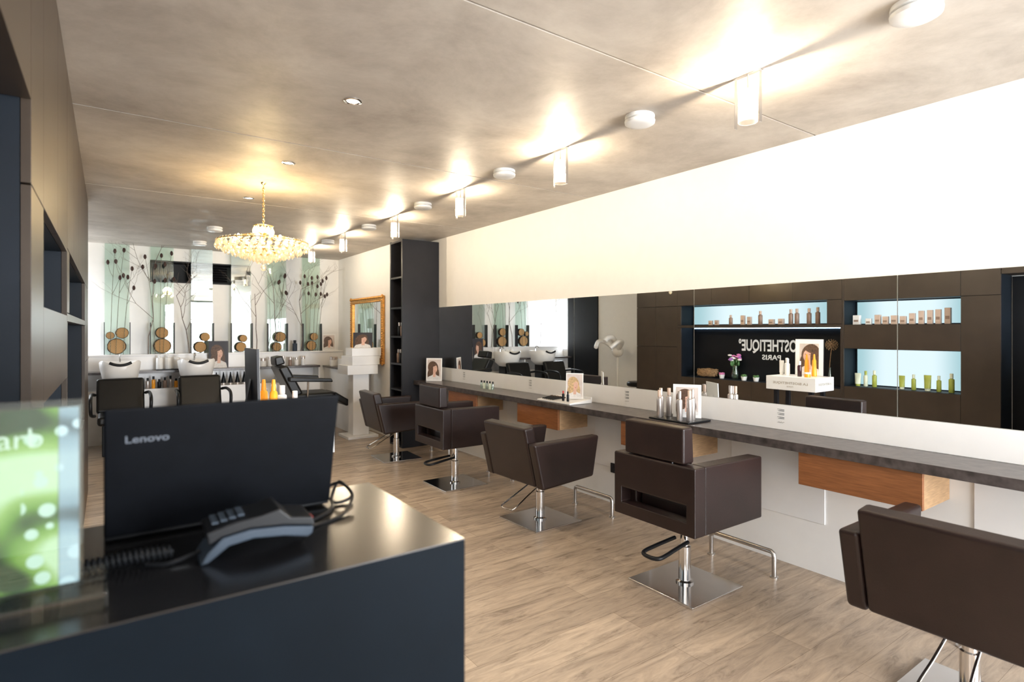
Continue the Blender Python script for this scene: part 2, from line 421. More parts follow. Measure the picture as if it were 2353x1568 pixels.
cab('dark brown wall cabinet with two short lit product niches, nearest the camera', 1.77, 3.235,
    [(1.77,2.09,0,1.80),(1.77,2.09,1.80,H),(2.09,2.65,0,.8),(2.65,3.215,0,.8),(2.09,3.215,1.24,1.52),(2.09,2.65,1.80,H),(2.65,3.215,1.80,H),(3.215,3.235,0,H)],
    [(2.09,3.215,1.52,1.80,'lit'),(2.09,3.215,.80,1.24,'lit')])
c2 = cab('dark brown wall cabinet with long lit niche above a wide black niche with lettering', 3.235, 5.62,
    [(3.235,3.255,0,1.49),(3.235,3.41,1.53,1.82),(3.235,5.62,1.49,1.53),(5.55,5.62,0,1.49),(5.55,5.62,1.53,1.82),
     (3.255,3.83,0,.76),(3.83,4.4,0,.76),(4.4,4.98,0,.76),(4.98,5.55,0,.76),
     (3.235,3.83,1.82,H),(3.83,4.43,1.82,H),(4.43,5.02,1.82,H),(5.02,5.62,1.82,H)],
    [(3.41,5.55,1.53,1.82,'lit'),(3.255,5.55,.76,1.49,'dark')])
RX = (PI/2, 0, PI/2)
text('lettering', 'LA BIOSTHETIQUE°', .20, M['letter'], c2, (-.424, 4.19, 1.235), RX, width=1.14, depth=.002, bold=.025)
text('lettering', 'PARIS', .07, M['letter'], c2, (-.424, 4.27, 1.085), RX, width=.27, depth=.002, bold=.02)
cab('plain dark brown tall wall cabinet without niches, farthest along the left wall', 5.62, 6.43,
    [(5.62,6.035,0,1.2),(6.035,6.43,0,1.2),(5.62,6.035,1.2,1.82),(6.035,6.43,1.2,1.82),(5.62,6.035,1.82,H),(6.035,6.43,1.82,H)], [])

# ------------------------------------------------------------------ bottles
def bottle(name, label, cat, loc, kind, r, h, mb, mc, group=None, rz=0):
    bm = nb()
    if kind == 'bottle':
        lathe(bm, [(0,0),(r*.9,0),(r,.004),(r,h*.66),(r*.93,h*.70),(r*.5,h*.73),(r*.5,h*.75),(0,h*.75)], 18)
        cap = lathe(nb(), [(0,h*.75),(r*.62,h*.75),(r*.62,h*.99),(r*.55,h),(0,h)], 16)
    elif kind == 'pump':
        lathe(bm, [(0,0),(r*.95,0),(r,.004),(r,h*.72),(r*.9,h*.76),(r*.35,h*.78),(r*.35,h*.8),(0,h*.8)], 18)
        cap = lathe(nb(), [(0,h*.8),(r*.4,h*.8),(r*.4,h*.87),(r*.14,h*.88),(r*.14,h*.95),(r*.35,h*.95),(r*.35,h),(0,h)], 14)
        box(cap, -r*.9, 0, -r*.13, r*.13, h*.955, h*.99)
    elif kind == 'tube':
        n = 16; rings = []
        for k in range(5):
            s = k/4; z = h*.16 + (h*.84)*s
            rings.append([bm.verts.new((r*(1-s*.93)*math.cos(2*PI*i/n), r*(1+.18*s)*math.sin(2*PI*i/n), z)) for i in range(n)])
        for a, b in zip(rings, rings[1:]):
            for i in range(n): face(bm, [a[i], a[(i+1)%n], b[(i+1)%n], b[i]])
        face(bm, rings[0]); face(bm, rings[-1])
        cap = lathe(nb(), [(0,0),(r*.8,0),(r*.86,h*.16),(0,h*.16)], 16)
    elif kind == 'cone':
        lathe(bm, [(0,0),(r,0),(r*1.02,.006),(r*.72,h*.72),(r*.45,h*.76),(0,h*.76)], 18)
        cap = lathe(nb(), [(0,h*.76),(r*.5,h*.76),(r*.34,h*.97),(r*.28,h),(0,h)], 14)
    elif kind == 'jar':
        lathe(bm, [(0,0),(r,0),(r,h*.66),(r*.9,h*.68),(0,h*.68)], 18)
        cap = lathe(nb(), [(0,h*.68),(r*1.05,h*.68),(r*1.05,h*.97),(r*.98,h),(0,h)], 18)
    else:
        box(bm, -r*.8, r*.8, -r, r, 0, h)
        cap = box(nb(), r*.8, r*.8+.001, -r*.7, r*.7, h*.3, h*.5)
        o = obj(name, bm, mb, loc=loc, rz=rz, bevel=.0015, seg=1); tag(o, label, cat, group)
        obj('printed_band', cap, mc, o); return o
    o = obj(name, bm, mb, loc=loc, rz=rz); tag(o, label, cat, group)
    obj('cap', cap, mc, o)
    return o
def ymir(px, X):                        # where a reflected thing really stands on a line X = const
    u = (px-1176)/1310.0; dx = .578+.816*u; dy = .816-.578*u
    return (2*XR-X)/dx*dy
A = [(1634,'box',.026,.065),(1648,'box',.026,.07),(1680,'bottle',.026,.14),(1708,'box',.026,.13),(1723,'box',.026,.11),(1748,'bottle',.028,.185),
     (1774,'box',.032,.07),(1796,'box',.032,.075),(1818,'bottle',.028,.195),(1832,'bottle',.028,.2),(1860,'bottle',.028,.2),(1880,'bottle',.028,.21)]
for k, (px, kd, r, h) in enumerate(A):
    bottle('product_box' if kd == 'box' else 'product_bottle', '%s taupe %s from left mirrored in the long upper lit niche' % (ORD[k], 'carton' if kd == 'box' else 'bottle'),
           'product box' if kd == 'box' else 'bottle', (-.29, ymir(px, -.29), 1.53), kd, r, h, M['beige'] if kd == 'box' else M['taupe'], M['taupe'] if kd == 'box' else M['beige'], 'products in the long upper niche')
B = [(1970,.035,.11),(1997,.028,.07),(2018,.028,.11),(2036,.028,.09),(2056,.03,.10),(2076,.028,.09),(2097,.026,.12),(2118,.024,.145),(2138,.024,.15),(2157,.024,.155),(2179,.026,.17)]
for k, (px, r, h) in enumerate(B):
    bottle('product_box', '%s pale carton from left mirrored in the short upper lit niche' % ORD[k], 'product box', (-.29, ymir(px, -.29), 1.52), 'box', r, h, M['paper'] if k < 2 else M['beige'], M['taupe'], 'cartons in the short upper niche')
D = [(1972,'tube',.03,.15,'palelime'),(1990,'bottle',.022,.18,'palelime'),(2010,'bottle',.024,.19,'lime'),(2073,'tube',.026,.15,'lime'),(2100,'bottle',.022,.17,'lime'),(2132,'tube',.03,.17,'lime'),(2158,'bottle',.022,.17,'lime'),(2187,'bottle',.026,.20,'lime')]
for k, (px, kd, r, h, mm) in enumerate(D):
    bottle('shampoo_tube' if kd == 'tube' else 'shampoo_bottle', '%s lime green %s from left mirrored in the lower lit niche' % (ORD[k], kd), kd if kd == 'bottle' else 'tube', (-.29, ymir(px, -.29), .80), kd, r, h, M[mm], M['lime'] if mm == 'palelime' else M['palelime'], 'green products in the lower niche')

# niche C decoration
vy = ymir(1690, -.33)
tag(obj('flower_vase', lathe(nb(), [(0,0),(.035,0),(.045,.02),(.05,.08),(.035,.15),(.045,.2),(.041,.2),(.031,.15),(.045,.08),(.04,.02),(0,.012)], 20), M['vaseglass'], loc=(-.33, vy, .76)), 'clear glass vase with pink bouquet in the black wall niche', 'vase')
t = thing('flower_bouquet', 'bouquet of pink, purple and white flowers in a glass vase', 'bouquet', (-.33, vy, .78))
st = nb(); lf = nb()
for k in range(16):
    a = random.random()*2*PI; rr = .02 + .065*random.random(); top = Vector((rr*math.cos(a), 1.3*rr*math.sin(a), .27+.08*random.random()-rr*.5))
    tube(st, [(0.01*math.cos(a), .01*math.sin(a), 0), (0.02*math.cos(a), .02*math.sin(a), .16), top], .003, 5)
    fb = nb()
    for q in range(7):
        b2 = 2*PI*q/7; ell(fb, top + Vector((.016*math.cos(b2), .016*math.sin(b2), .004*(q%2))), .014, .014, .01, 8, 5)
    ell(fb, top + Vector((0,0,.008)), .012, .012, .01, 8, 5)
    obj('flower', fb, M[('pink','purple','paper')[k % 3]], t)
    ell(lf, top*.8, .02, .012, .035, 6, 4)
obj('stems', st, M['leaf'], t); obj('leaves', lf, M['leaf'], t)
wy = ymir(1625, -.28); bm = nb()
for k in range(26):
    pts = []; ph = random.random()*6; a0 = random.random()*.03
    for q in range(24):
        a = 2*PI*q/24; pts.append(((.075+a0)*math.cos(a)+.01*math.sin(3*a+ph), (.13+a0)*math.sin(a)+.01*math.cos(4*a+ph), .045+.03*math.sin(2*a+ph)+.002*k))
    tube(bm, pts, .0035, 5, closed=True)
tag(obj('twig_wreath', bm, M['straw'], loc=(-.29, wy, .765)), 'low woven twig wreath lying in the black wall niche', 'wreath')
for k, (y, xx) in enumerate(((4.97, -.33), (4.58, -.27), (4.40, -.27))):
    t = thing('potted_succulent', '%s small potted plant from left mirrored in the black wall niche' % ORD[k], 'plant', (xx, y, .76), group='small plants in the black niche')
    obj('pot', lathe(nb(), [(0,0),(.03,0),(.042,.055),(.036,.055),(.03,.045),(0,.045)], 16), M['whiteplastic'], t)
    bm = nb()
    for q in range(14):
        a = q*2.4; rr = .008+.002*q; ell(bm, (rr*math.cos(a), rr*math.sin(a), .06+.012*random.random()), .012, .012, .018, 7, 5)
    obj('foliage', bm, M['pink' if k == 0 else 'leaf'], t)
ay = 3.42
tag(obj('tall_vase', lathe(nb(), [(0,0),(.03,0),(.034,.02),(.024,.14),(.014,.2),(.016,.24),(.012,.24),(.011,.2),(.02,.14),(.028,.02),(0,.01)], 18), M['vaseglass'], loc=(-.25, ay, .76)), 'slim dark glass vase holding a dried allium', 'vase')
t = thing('dried_allium', 'tall dried allium with a spiky round head in a slim vase', 'dried flower', (-.25, ay, .775))
obj('stem', tube(nb(), smooth_path([(0,0,0),(.005,.0,.25),(.0,-.02,.48)]), .004, 6), M['straw'], t)
bm = nb()
for k in range(70):
    z = 1-2*(k+.5)/70; a = k*2.4; q = math.sqrt(1-z*z); v = Vector((q*math.cos(a), q*math.sin(a), z))
    c = Vector((0,-.02,.5)); tube(bm, [c, c+v*.065], .0012, 4); ell(bm, c+v*.068, .005, .005, .005, 6, 4)
obj('flower_head', bm, M['straw'], t)

# ------------------------------------------------------------------ portrait prints
def portrait(parent, w, h, y, hair='hairb', bg='bgp', cz=0, m=.0):
    bm = nb(); lay = [0]
    W = w/2 - m
    def poly(pts, mi):
        lay[0] += 1; yy = y - .00025*lay[0]
        face(bm, [bm.verts.new((max(-W, min(W, p[0])), yy, max(m, min(h-m, p[1]))+cz)) for p in pts], mi)
    def e(cx, c_z, rx, rz_, mi, n=22, rot=0):
        c, s = math.cos(rot), math.sin(rot); P = []
        for i in range(n):
            a = 2*PI*i/n; X = rx*math.cos(a); Z = rz_*math.sin(a); P.append((cx+X*c-Z*s, c_z+X*s+Z*c))
        poly(P, mi)
    poly([(-W, m), (W, m), (W, h-m), (-W, h-m)], 0)
    e(-.06*w, .58*h, .33*w, .29*h, 1, rot=.25); e(-.24*w, .34*h, .17*w, .24*h, 1, rot=-.2); e(.2*w, .40*h, .12*w, .22*h, 1, rot=.2)
    poly([(-.46*w, m), (.44*w, m), (.38*w, .18*h), (.13*w, .27*h), (-.08*w, .26*h), (-.36*w, .18*h)], 3)
    poly([(-.07*w, .17*h), (.10*w, .17*h), (.11*w, .42*h), (-.05*w, .42*h)], 2)
    e(.04*w, .55*h, .165*w, .17*h, 2, rot=.15); e(.05*w, .43*h, .11*w, .07*h, 2)
    e(-.05*w, .70*h, .22*w, .075*h, 1, rot=.35); e(-.11*w, .55*h, .055*w, .17*h, 1, rot=.1)
    e(.06*w, .435*h, .042*w, .011*h, 4, 12); e(-.02*w, .575*h, .026*w, .007*h, 1, 10); e(.12*w, .585*h, .026*w, .007*h, 1, 10)
    o = obj('portrait_print', bm, [M[bg], M[hair], M['skin'], M['top'], M['lips']], parent)
    return o
def card(name, label, cat, loc, rz, w, h, hair='hairb', bg='bgp', m=.015, t=.006, board='paper', tilt=.05, group=None, sheet=False):
    o = thing(name, label, cat, loc, rz, group)
    bm = nb(); prism(bm, [(-t/2, 0), (t/2, 0), (t/2, h), (-t/2, h)], 'x', -w/2, w/2)
    b = obj('board', bm, M[board], o); b.rotation_euler = (-tilt, 0, 0)
    if sheet:
        q = obj('white_sheet', box(nb(), -w/2+.002, w/2-.002, -t/2-.0012, -t/2, .002, h-.002), M['paper'], o); q.rotation_euler = (-tilt, 0, 0)
    p = portrait(o, w, h, -t/2-(.0015 if sheet else .0003), hair, bg, 0, m); p.rotation_euler = (-tilt, 0, 0)
    st = prism(nb(), [(t/2, .0), (.05+t/2, .0), (.053+t/2, .003), (t/2+.6*h*tilt+.003, h*.6)], 'x', -.02, .02)
    obj('easel_back', st, M[board], o)
    return o

# ------------------------------------------------------------------ mirrors, worktop, drawers, rails
for k, y in enumerate((0, 1.3, 2.6, 3.9, 5.2)):
    lab = ['frameless wall mirror at the right edge of the photo', 'frameless wall mirror panel reflecting the short lit niches', 'frameless wall mirror panel reflecting the lettered black niche',
           'frameless wall mirror panel behind the makeup tray', 'frameless wall mirror panel next to the black tall shelf'][k]
    o = obj('wall_mirror', box(nb(), 3.452, 3.459, y+.002, min(y+1.3, 6.497)-.002, .987, 1.747), M['mirror']); tag(o, lab, 'mirror', 'row of wall mirrors')
tag(obj('worktop', box(nb(), 3.10, 3.438, -1.4, 6.495, .78, .829), M['worktop'], bevel=.002), 'long dark slate worktop running under the wall mirrors', 'worktop')
dl = ['oak drawer box under the worktop, nearest the camera', 'oak drawer box under the worktop behind the second nearest chair', 'oak drawer box under the worktop behind the middle chair', 'oak drawer box under the worktop, farthest from the camera']
for k, y in enumerate((1.07, 2.41, 3.73, 5.05)):
    t = thing('drawer_unit', dl[k], 'drawer', (3.14, y, .60), group='oak drawers under the worktop')
    obj('body', box(nb(), 0, .3195, 0, .59, 0, .1798), M['oak'], t, bevel=.002)
    obj('front', box(nb(), -.022, -.001, 0, .59, 0, .178), M['oakdark'], t, bevel=.002)
rl = ['steel foot rail beside the nearest chair', 'steel foot rail behind the chair with headrest nearest the camera', 'steel foot rail behind the middle chair', 'steel foot rail behind the farther chair with headrest', 'steel foot rail beside the farthest styling chair']
for k, y in enumerate((.5, 1.83, 3.15, 4.48, 5.75)):
    t = thing('foot_rail', rl[k], 'foot rail', (3.19, y, 0), group='foot rails along the wall')
    obj('rail', tube(nb(), [(0,.012,0),(0,.012,.12),(0,.016,.138),(0,.03,.148),(0,.42,.148),(0,.436,.138),(0,.44,.12),(0,.44,0)], .014, 12), M['steel'], t)
    for q in (.012, .44): obj('floor_flange', lathe(nb(), [(0,0),(.024,0),(.024,.006),(.015,.01),(0,.01)], 16, (0,q,0)), M['steel'], t)
for k, y in enumerate((1.95, 3.25, 4.55, 5.85)):
    bm = nb()
    for q in range(3):
        z = .955 - q*.024
        for j in range(3): box(bm, 3.4385, 3.4397, y-.03+0, y-.03+(.045, .03, .04)[j], z-j*.005, z-j*.005+.002)
    tube(bm, [(3.439, y-.03+.004*i, .875+.004*math.sin(i*1.7)) for i in range(12)], .0006, 4)
    tag(obj('wall_sticker', bm, M['ink']), '%s small printed sticker from the camera on white strip below mirrors' % ORD[k], 'sticker', 'stickers below the mirrors')
t = thing('wall_socket', 'small black socket low on the white wall behind the chairs', 'socket', (3.452, 3.40, .30))
obj('plate', box(nb(), -.012, 0, -.03, .03, -.04, .04), M['plastic'], t, bevel=.004)
obj('outlet', lathe(nb(), [(0,0),(.02,0),(.02,.003),(.016,.003),(.014,.001),(0,.001)], 16), M['column'], t, loc=(-.012, 0, 0), rot=(0, -PI/2, 0))

# ------------------------------------------------------------------ tall shelf column
t = thing('tall_shelf', 'tall charcoal open side shelf unit at the end of the worktop', 'shelf', (2.95, 6.5, 0))
obj('front_panel', box(nb(), 0, .506, 0, .03, 0, 2.58), M['column'], t)
obj('rear_panel', box(nb(), 0, .506, .35, .38, 0, 2.58), M['column'], t)
obj('back_panel', box(nb(), .14, .16, .03, .35, 0, 2.58), M['column'], t)
for z in (0.0, .35, .70, 1.02, 1.36, 1.72, 2.1, 2.55): obj('shelf', box(nb(), 0, .14, .031, .349, z, z+.022), M['column'], t)
sb = [(1.0425,.06),(1.0425,.13),(1.0425,.2),(1.0425,.27),(1.3825,.08),(1.3825,.16),(1.3825,.24)]
for k, (z, y) in enumerate(sb):
    bottle('hair_bottle', 'dark bottle on the %s shelf of the charcoal unit, %s from its front' % (('lower','upper')[k > 3], ORD[k if k < 4 else k-4]), 'bottle', (3.02, 6.5+y, z), 'bottle', .022, .17, M['taupe'] if k % 2 else M['plastic'], M['silver'], 'bottles in the charcoal shelf')

# ------------------------------------------------------------------ styling chairs
def chair_base(t, zs):
    obj('base_plate', box(nb(), -.225, .225, -.225, .225, 0, .014), M['chrome'], t, bevel=.004)
    obj('pole', lathe(nb(), [(0,.014),(.05,.014),(.05,.024),(.034,.03),(.034,.22),(.026,.224),(.026,zs-.02),(.09,zs-.015),(.09,zs),(0,zs)], 24), M['chrome'], t)
def chair_head(label):
    t = thing('styling_chair', label, 'chair', group='brown leather styling chairs')
    chair_base(t, .40)
    obj('seat', box(nb(), -.17, .30, -.188, .188, .40, .53), M['leather'], t, bevel=.03, seg=3)
    obj('backrest', ringrect(nb(), 'x', (-.28,.28,.395,.75), (-.225,.225,.465,.55), -.28, -.195), M['leather'], t, bevel=.008, seg=3)
    for s in (-1, 1):
        a, b = sorted((s*.19, s*.28))
        obj('armrest', prism(nb(), [(-.195,.395),(.32,.395),(.32,.74),(-.195,.75)], 'y', a, b), M['leather'], t, bevel=.009, seg=3)
    obj('headrest', prism(nb(), [(-.275,.755),(-.185,.755),(-.195,.945),(-.275,.945)], 'y', -.205, .205), M['leather'], t, bevel=.013, seg=3)
    for s in (-.1, .1): obj('headrest_post', tube(nb(), [(-.235,s,.74),(-.235,s,.77)], .008, 8), M['chrome'], t)
    obj('pump_lever', tube(nb(), smooth_path([(-.03,.045,.26),(-.16,.055,.245),(-.27,.06,.23),(-.3,.03,.225),(-.3,-.03,.225),(-.27,-.06,.23),(-.16,-.055,.245),(-.03,-.045,.26)]), .011, 10), M['plastic'], t)
    return t
def chair_tub(label):
    t = thing('styling_chair', label, 'chair', group='brown leather styling chairs')
    chair_base(t, .37)
    obj('seat', box(nb(), -.2, .28, -.245, .245, .37, .50), M['leather'], t, bevel=.03, seg=3)
    obj('backrest', prism(nb(), [(-.26,.34),(-.17,.36),(-.27,.775),(-.36,.765)], 'y', -.255, .255), M['leather'], t, bevel=.018, seg=3)
    for s in (-1, 1):
        a, b = sorted((s*.257, s*.335))
        obj('armrest', prism(nb(), [(-.255,.335),(.24,.365),(.30,.665),(-.335,.665)], 'y', a, b), M['leather'], t, bevel=.018, seg=3)
    obj('pump_lever', tube(nb(), smooth_path([(-.02,.05,.30),(-.18,.06,.22),(-.30,.07,.16),(-.33,.04,.15),(-.33,-.04,.15),(-.30,-.07,.16),(-.18,-.06,.22),(-.02,-.05,.30)]), .006, 8), M['chrome'], t)
    return t
ch = chair_head('brown leather styling chair with headrest and slotted back, nearer of the two')
ch.location = (2.69, 2.09, 0)
copy_tree(ch, (2.68, 4.72, 0), 0, 'brown leather styling chair with headrest and slotted back, farther of the two')
ct = chair_tub('low backed brown leather styling chair cut by the right photo edge')
ct.location = (2.70, .77, 0)
copy_tree(ct, (2.70, 3.44, 0), R(2), 'low backed brown leather styling chair between the two chairs with headrests')
copy_tree(ct, (2.68, 6.07, 0), R(-3), 'low backed brown leather styling chair farthest away beside the charcoal shelf')

# ------------------------------------------------------------------ items on the worktop
Z0 = .83
card('photo_stand', 'white photo card stand at the far end of the worktop', 'photo stand', (3.27, 6.28, Z0), R(-45), .2, .28)
for k in range(5):
    bottle('nail_polish', '%s nail polish bottle from the camera in the row on the worktop' % ORD[k], 'nail polish', (3.28, 4.98+k*.055, Z0), 'bottle', .014, .085, M['palelime'] if k % 2 else M['vaseglass'], M['plastic'], 'nail polish bottles on the worktop')
t = thing('makeup_tray', 'white sloped makeup tray on the worktop behind the middle chair', 'tray', (3.24, 3.82, Z0))
obj('tray', prism(nb(), [(-.12,0),(.12,0),(.12,.032),(-.12,.012)], 'y', -.24, .2), M['gloss_white'], t, bevel=.003)
obj('raised_rim', box(nb(), .1205, .13, -.24, .2, 0, .05), M['gloss_white'], t)
card('brochure_stand', 'white brochure stand with a portrait on the makeup tray', 'brochure stand', (3.28, 3.70, Z0+.032), R(-52), .15, .22, hair='hairy', m=.008)
for k in range(6):
    y = 3.80+k*.033
    o = obj('makeup_brush', tube(nb(), [(-.09,0,.004),(.03,.01,.012)], .0055, 8), M['plastic'], loc=(3.22, y, Z0+.021), rz=.15*(k-3)*.5)
    tag(o, '%s black makeup brush from the brochure stand on the white tray' % ORD[k], 'makeup brush', 'brushes on the makeup tray')
    obj('bristles', tube(nb(), [(.03,.01,.012),(.055,.012,.014)], .0075, 8, r1=.004), M['hairb'], o)
for k, (x, y) in enumerate(((3.17, 3.66), (3.17, 3.72))):
    bottle('lipstick', 'black lipstick tube standing on the makeup tray, %s from the camera' % ORD[k], 'lipstick', (x, y, Z0+.02), 'bottle', .011, .085, M['plastic'], M['red' if k else 'plastic'], 'lipsticks on the tray')
tag(obj('product_tray', prism(nb(), [(-.12,-.17),(.12,-.17),(.12,.17),(-.12,.17)], 'z', 0, .012), M['plastic'], loc=(3.235, 2.56, Z0), bevel=.004), 'black tray of silver bottles on the worktop', 'tray')
sp = [(3.16,2.67,.19),(3.205,2.695,.20),(3.25,2.66,.2),(3.15,2.49,.2),(3.19,2.44,.205),(3.235,2.45,.21)]
for k, (x, y, h) in enumerate(sp):
    bottle('styling_bottle', '%s silver styling bottle from left on the black tray' % ORD[k], 'bottle', (x, y, Z0+.012), 'bottle', .02, h, M['silver'], M['silver'] if k % 2 else M['beige'], 'silver bottles on the black tray')
card('photo_stand', 'white framed portrait card standing among silver bottles on black tray', 'photo stand', (3.30, 2.545, Z0+.0125), R(-60), .19, .23, hair='hairb', m=.02)

# ------------------------------------------------------------------ ceiling fixtures
t = thing('ceiling_lamp', 'glowing glass ceiling lamp, nearest of the row above the worktop', 'lamp', (2.38, 1.5, H), group='glass ceiling lamps')
obj('ceiling_plate', box(nb(), -.012, .012, -.07, .07, -.004, 0), M['steel'], t, bevel=.001)
for s in (-1, 1): obj('side_bar', box(nb(), -.009, .009, s*.062-.0012, s*.062+.0012, -.235, -.004), M['chrome'], t)
obj('glass_shade', lathe(nb(), [(.042,-.08),(.042,-.165),(.0405,-.165),(.0405,-.08),(.042,-.08)], 32), M['shadeglass'], t)
obj('frosted_shade', lathe(nb(), [(.042,-.166),(.042,-.22),(.0405,-.22),(.0405,-.166),(.042,-.166)], 32), M['frosted'], t)
obj('socket', lathe(nb(), [(0,-.004),(.005,-.004),(.005,-.09),(0,-.09)], 14), M['chrome'], t)
obj('bulb', lathe(nb(), [(0,-.092),(.005,-.093),(.006,-.10),(.006,-.165),(.004,-.17),(0,-.171)], 12), M['bulb'], t)
ll = ['second', 'third', 'fourth', 'fifth', 'sixth']
for k, y in enumerate((2.82, 4.10, 5.42, 6.75, 8.05)):
    copy_tree(t, (2.38 if y < 6.4 else 2.3, y, H), 0, '%s glowing glass ceiling lamp from the camera in the long row' % ll[k])
t = thing('smoke_detector', 'white round ceiling detector at the upper right photo edge', 'smoke detector', (2.36, .83, H), group='round white ceiling detectors')
obj('base', lathe(nb(), [(0,0),(.078,0),(.08,-.006),(.08,-.018),(.066,-.02),(.066,-.026),(0,-.026)], 32), M['whiteplastic'], t)
obj('cover', lathe(nb(), [(0,-.026),(.076,-.026),(.082,-.03),(.08,-.044),(.066,-.052),(.03,-.054),(0,-.054)], 32), M['whiteplastic'], t)
sl = ['second', 'third', 'fourth', 'fifth', 'sixth']
for k, (x, y) in enumerate(((2.36,2.13),(2.36,3.43),(2.36,4.75),(2.36,6.08),(2.32,7.4))):
    copy_tree(t, (x, y, H), 0, '%s white round ceiling detector from the camera in the lamp row' % sl[k])
copy_tree(t, (.98, 7.2, H), 0, 'white round ceiling detector behind the chandelier, nearer of two')
copy_tree(t, (.98, 8.47, H), 0, 'white round ceiling detector behind the chandelier, nearer the back wall')
t = thing('downlight', 'small recessed ceiling downlight nearest the camera', 'downlight', (1.015, 2.835, H), group='recessed downlights')
obj('trim_ring', lathe(nb(), [(.030,-.0005),(.045,-.0005),(.045,-.004),(.036,-.007),(.030,-.003),(.030,-.0005)], 28), M['chrome'], t)
obj('lens', lathe(nb(), [(0,-.003),(.0295,-.003),(.0295,-.001),(0,-.001)], 24), M['down'], t)
copy_tree(t, (1.025, 4.14, H), 0, 'small recessed ceiling downlight in front of the chandelier chain')
copy_tree(t, (1.01, 5.44, H), 0, 'small recessed ceiling downlight behind the chandelier chain')

# ------------------------------------------------------------------ chandelier
t = thing('chandelier', 'gold chandelier with tiers of glittering crystal drops', 'chandelier', (1.0, 4.81, H))
obj('canopy', lathe(nb(), [(0,0),(.02,0),(.018,-.01),(.006,-.02),(0,-.02)], 24), M['brass'], t)
bm = nb()
for k in range(15):
    z = -.034-k*.0205
    pts = []
    for q in range(10):
        a = 2*PI*q/10; u_, v_ = .008*math.cos(a), .015*math.sin(a)
        pts.append((u_ if k % 2 else 0, 0 if k % 2 else u_, z+v_))
    tube(bm, pts, .0028, 6, closed=True)
obj('chain', bm, M['brass'], t)
bm = nb(); lathe(bm, [(0,-.325),(.012,-.33),(.02,-.36),(.01,-.38),(.03,-.40),(.012,-.43),(.012,-.5),(.028,-.52),(.012,-.55),(0,-.59)], 18)
obj('stem', bm, M['brass'], t)
def ringtube(r, z, th=.007):
    return tube(nb(), [(r*math.cos(2*PI*i/40), r*math.sin(2*PI*i/40), z) for i in range(40)], th, 8, closed=True)
tiers = [(.07,-.345,10,.72),(.335,-.475,38,.66),(.28,-.505,30,.66),(.22,-.525,20,.68)]
inner = [(.16,-.54,20,.7),(.10,-.555,13,.7),(.045,-.57,7,.75),(.31,-.45,40,.4),(.25,-.475,30,.5),(.18,-.50,22,.5),(.335,-.46,38,.3)]
for r, z, n, s in tiers + inner[:3]: obj('ring', ringtube(r, z, .0045), M['brass'], t)
bm = nb()
for k in range(8):
    a = 2*PI*k/8; c, s = math.cos(a), math.sin(a)
    tube(bm, smooth_path([(.012*c,.012*s,-.43),(.12*c,.12*s,-.425),(.24*c,.24*s,-.45),(.335*c,.335*s,-.475)]), .005, 6)
    tube(bm, smooth_path([(.335*c,.335*s,-.475),(.2*c,.2*s,-.53),(.045*c,.045*s,-.57)]), .0045, 6)
    tube(bm, smooth_path([(.012*c,.012*s,-.40),(.055*c,.055*s,-.385),(.07*c,.07*s,-.345)]), .0045, 6)
obj('arms', bm, M['brass'], t)
DP = [(0,.0),(.006,-.012),(.012,-.02),(.031,-.05),(.028,-.07),(.010,-.09),(0,-.097)]
proto = None
for r, z, n, sc in tiers:
    for k in range(n):
        a = 2*PI*k/n
        if proto is None:
            proto = obj('crystal_drop', lathe(nb(), DP, 8), M['crystal'], t); o = proto
            for p in proto.data.polygons: p.use_smooth = False
        else:
            o = proto.copy(); COL.objects.link(o); o.parent = t
        o.location = (r*math.cos(a), r*math.sin(a), z-.003); o.scale = (sc, sc*.6, sc); o.rotation_euler = (0, 0, a+PI/2)
bm = nb()
for r, z, n, sc in inner:
    for k in range(n):
        a = 2*PI*(k+.5)/n; lathe(bm, [(q*sc*.8, w_*sc) for q, w_ in DP], 7, (r*math.cos(a), r*math.sin(a), z-.003))
o = obj('inner_crystals', bm, M['crystal'], t); o['kind'] = 'stuff'
for p in o.data.polygons: p.use_smooth = False
obj('finial_ball', ell(nb(), (0,0,-.675), .022, .022, .026), M['crystal'], t)
for k in range(8):
    a = 2*PI*(k+.5)/8
    obj('candle_bulb', ell(nb(), (.21*math.cos(a), .21*math.sin(a), -.455), .012, .012, .024, 10, 6), M['candle'], t)

# ------------------------------------------------------------------ reception desk
t = thing('reception_desk', 'dark navy reception desk in the left foreground', 'desk', (0,0,0))
obj('body', box(nb(), -.29, .49, .83, 1.263, 0, 1.0975), M['desk'], t)
obj('desk_top', box(nb(), -.29, .49, .83, 1.263, 1.0978, 1.1), M['desktop'], t)
# laptop
t = thing('laptop', 'black open laptop seen from behind on the reception desk', 'laptop', (-.006, 1.14, 1.1))
obj('keyboard_base', box(nb(), 0, .366, .004, .232, .004, .02), M['plastic'], t, bevel=.003)
lid = obj('lid', box(nb(), 0, .366, -.007, 0, 0, .224), M['lid'], t, bevel=.004, loc=(0, .004, .012)); lid.rotation_euler = (R(15), 0, 0)
obj('screen', box(nb(), .012, .354, .0003, .001, .018, .214), M['bgd'], lid)
text('lettering', 'Lenovo', .013, M['lenovo'], lid, (.058, -.0072, .172), (PI/2, 0, 0), width=.060, depth=.0004, bold=.015)
bm = nb(); tube(bm, [(.03,.004,.016),(.336,.004,.016)], .006, 10); obj('hinge', bm, M['plastic'], t)
